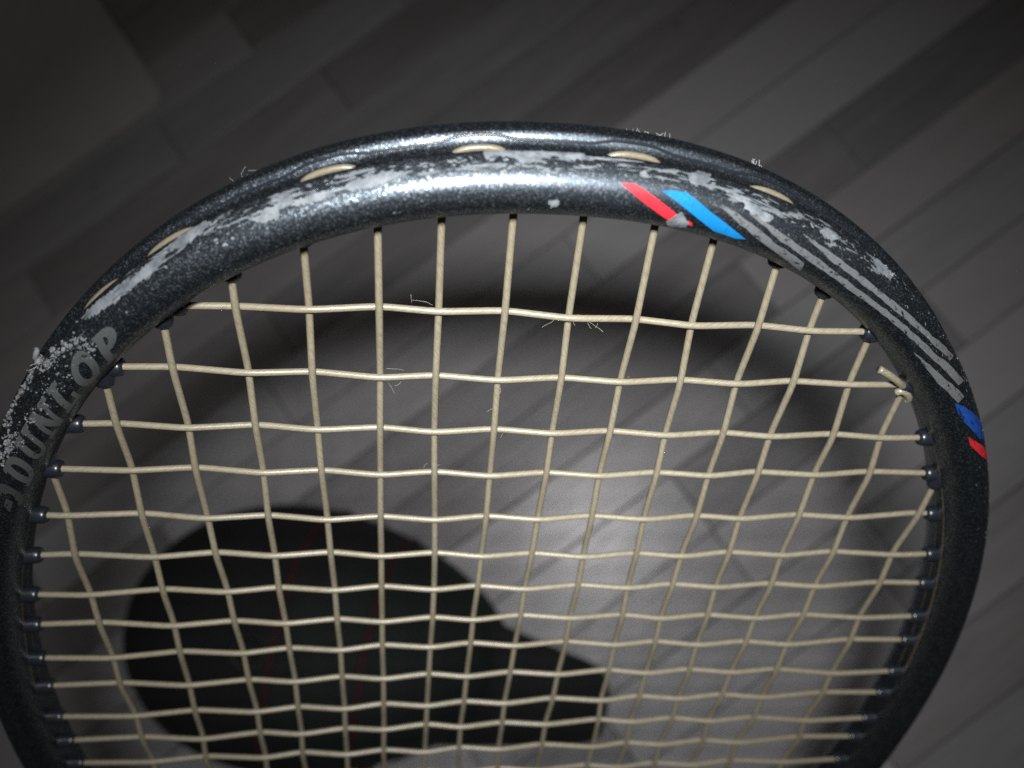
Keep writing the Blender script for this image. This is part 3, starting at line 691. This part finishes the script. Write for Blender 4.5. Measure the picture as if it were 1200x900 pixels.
# --- string tail tied off at the right
t0 = np.array([87.5, -13.0, 2.2]); t1 = np.array([80.5, -9.4, 3.0])
def plane_pt(x, y, z=0.0):
    d = np.array([(x-600)/FPX, (y-450)/FPX, 1.0]); o = TC-RC[:, 2]*z; k = (RC[:, 2]@o)/(RC[:, 2]@d)
    L_ = RC.T@(d*k-TC); return np.array([L_[0], -L_[1], z])
tail = path([plane_pt(1029, 432, 2.5), plane_pt(1040, 438, 2.6), plane_pt(1052, 447, 2.2), plane_pt(1062, 456, 0.5)], 0.4, 5)
link('string_tail', tube_mesh('string_tail', loc(tail), 0.75*MM, 9), GUT, racket)
knot = path([plane_pt(1049, 461, 1.0), plane_pt(1056, 457, 1.6), plane_pt(1063, 461, 1.4), plane_pt(1066, 469, 0.6), plane_pt(1058, 468, 0.2)], 0.4, 5)
link('string_knot', tube_mesh('string_knot', loc(knot), 0.75*MM, 9), GUT, racket)

# --- frayed fibres
FIB = simple('loose fibre', (0.30, 0.28, 0.23), 0.6)
def fibre(parent, x, y, dirx, diry, length, seed, rad=0.018, z=0.9):
    r = random.Random(seed); P = [plane_pt(x, y, z)]; d = np.array([dirx, -diry, 0.25]); d /= np.linalg.norm(d)
    for k in range(14):
        d = d+np.array([r.uniform(-.36, .36), r.uniform(-.36, .36), r.uniform(-.2, .2)]); d /= np.linalg.norm(d)
        P.append(P[-1]+d*length*0.75/14)
    link('loose_fibre', tube_mesh('loose_fibre', loc(path(P, 0.25, 3)), rad*MM, 5), FIB, parent)
for (par, x, y, ax, ay, ln, sd) in ((cross_obj[1], 508, 358, -1, -.5, 5.5, 1), (cross_obj[1], 483, 356, -.5, -1, 2.6, 2), (cross_obj[1], 650, 372, .1, 1, 4.5, 3),
        (cross_obj[1], 672, 374, .3, 1, 2.0, 4), (cross_obj[1], 688, 377, .3, 1, 2.2, 5), (cross_obj[1], 690, 377, 1, .6, 4.5, 6), (cross_obj[1], 700, 378, .8, .6, 2.0, 7),
        (main_obj[6], 452, 432, 1, .1, 5.0, 8), (main_obj[6], 455, 448, .5, 1, 4.0, 9), (cross_obj[2], 470, 446, -.2, .9, 2.4, 11),
        (main_obj[8], 585, 453, .7, .6, 2.6, 12), (main_obj[8], 578, 478, -.8, .4, 2.2, 13), (main_obj[7], 502, 543, -1, -.2, 2.2, 15),
        (main_obj[7], 511, 545, .8, -.2, 1.4, 16), (cross_obj[3], 590, 507, -.4, .6, 1.8, 17), (cross_obj[2], 735, 444, .3, -.6, 1.2, 18), (cross_obj[1], 682, 370, -.8, -.4, 1.6, 19)):
    fibre(par, x, y, ax, ay, ln, sd)

# --- torn, crumbling paint on the left shoulder, lint along the top edge
CRUMB = simple('crumbled paint', (0.085, 0.092, 0.098), 0.75, var=0.85, scale=900)
def crumbs(name, seeds, mat, jit=(0.9, 0.9), smin=0.10, smax=0.42, n=200, seed=3, lift=0.1):
    r = random.Random(seed); bm = bmesh.new()
    for _ in range(n):
        k = r.randrange(len(seeds)-1); f = r.random(); a, b = seeds[k], seeds[k+1]
        s = a[0]+(b[0]-a[0])*f+r.gauss(0, jit[0]); w = a[1]+(b[1]-a[1])*f+r.gauss(0, jit[1])
        sz = smin+(smax-smin)*r.random()**2.2
        c = loc(surf(s, max(w, 1.2), lift*sz))
        ret = bmesh.ops.create_icosphere(bm, subdivisions=1, radius=1.0)
        sc = [sz*r.uniform(0.5, 1.3)*MM for _ in range(3)]
        M3 = Matrix.Rotation(r.uniform(0, 6.28), 3, Vector((r.random()-.5, r.random()-.5, r.random()-.5)).normalized())
        for v in ret['verts']:
            q = M3@Vector((v.co.x*sc[0], v.co.y*sc[1], v.co.z*sc[2]))*r.uniform(0.45, 1.5)
            v.co = q+Vector(c.tolist())
    m = bpy.data.meshes.new(name); bm.to_mesh(m); bm.free()
    return link(name, m, mat, frame, smooth=False, kind='stuff')
crumbs('paint_crumbs', MARKS['crumb_a'], CRUMB, (0.7, 0.7), 0.10, 0.42, 170, 3)
crumbs('paint_crumbs', MARKS['crumb_b'], CRUMB, (1.0, 0.9), 0.10, 0.45, 210, 4)
crumbs('paint_crumbs', MARKS['crumb_c'], CRUMB, (1.2, 0.8), 0.06, 0.28, 150, 5)
crumbs('paint_crumbs', [(-84, 8), (-96, 7), (-112, 6.5)], CRUMB, (2.5, 1.8), 0.05, 0.18, 70, 6)
crumbs('paint_dust', [(-80, -3.5), (-40, -4), (0, -4.5), (40, -4), (75, -3)], CRUMB, (4, 1.6), 0.04, 0.16, 120, 7)
crumbs('paint_dust', [(40, 5), (65, 5), (90, 4), (115, 5), (150, 6)], CRUMB, (4, 1.8), 0.05, 0.20, 110, 8)
# curled flake standing off the left edge
c0 = surf(-94.6, 3.0, 0.0); nrm = surf(-94.6, 3.0, 1.0)-c0; tg = surf(-93.6, 3.0, 0)-c0
curl = [c0+nrm*(0.1+0.06*k)+tg*(0.35*math.sin(k*0.75)+0.10*k)+np.array([0.02, 0.13, 0])*k+np.array([0, 0, 0.2*math.cos(k*0.8)]) for k in range(15)]
link('curled_flake', tube_mesh('curled_flake', loc(np.array(curl)), np.array([0.55, .62, .7, .62, .66, .55, .6, .5, .44, .5, .42, .36, .3, .22, .1])*MM, 7), CRUMB, frame)
LINT = simple('lint', (0.25, 0.25, 0.26), 0.8)
def lint(name, s0, s1, w, n, ln, seed, rad=0.05):
    r = random.Random(seed); V, F = [], []
    for _ in range(n):
        s = r.uniform(s0, s1); base = surf(s, w+r.uniform(-.6, .6), 0.0); out = surf(s, w, 1.0)-surf(s, w, 0.0); tg = surf(s+1, w)-surf(s, w)
        d = out*r.uniform(0.2, 0.9)+tg*r.uniform(-1, 1); P = [base]
        for k in range(7):
            d = d+np.array([r.uniform(-.6, .6) for _ in range(3)]); d /= np.linalg.norm(d); P.append(P[-1]+d*ln*r.uniform(0.6, 1.2)/7)
        m = tube_mesh('t', loc(np.array(P)), rad*MM, 4); o = len(V)
        V += [tuple(v.co) for v in m.vertices]; F += [tuple(o+i for i in p.vertices) for p in m.polygons]; bpy.data.meshes.remove(m)
    link(name, mesh_of(name, V, F), LINT, frame, kind='stuff')
lint('lint', 12, 19, -9.0, 26, 1.6, 1, 0.035); lint('lint', -52, -46, -8.5, 4, 2.0, 2, 0.022); lint('lint', 57, 61, 4.5, 12, 1.0, 3, 0.025); lint('lint', 33, 35, -8, 6, 1.3, 5, 0.05)
lint('lint', -97, -93, 3.0, 16, 1.8, 4, 0.05)
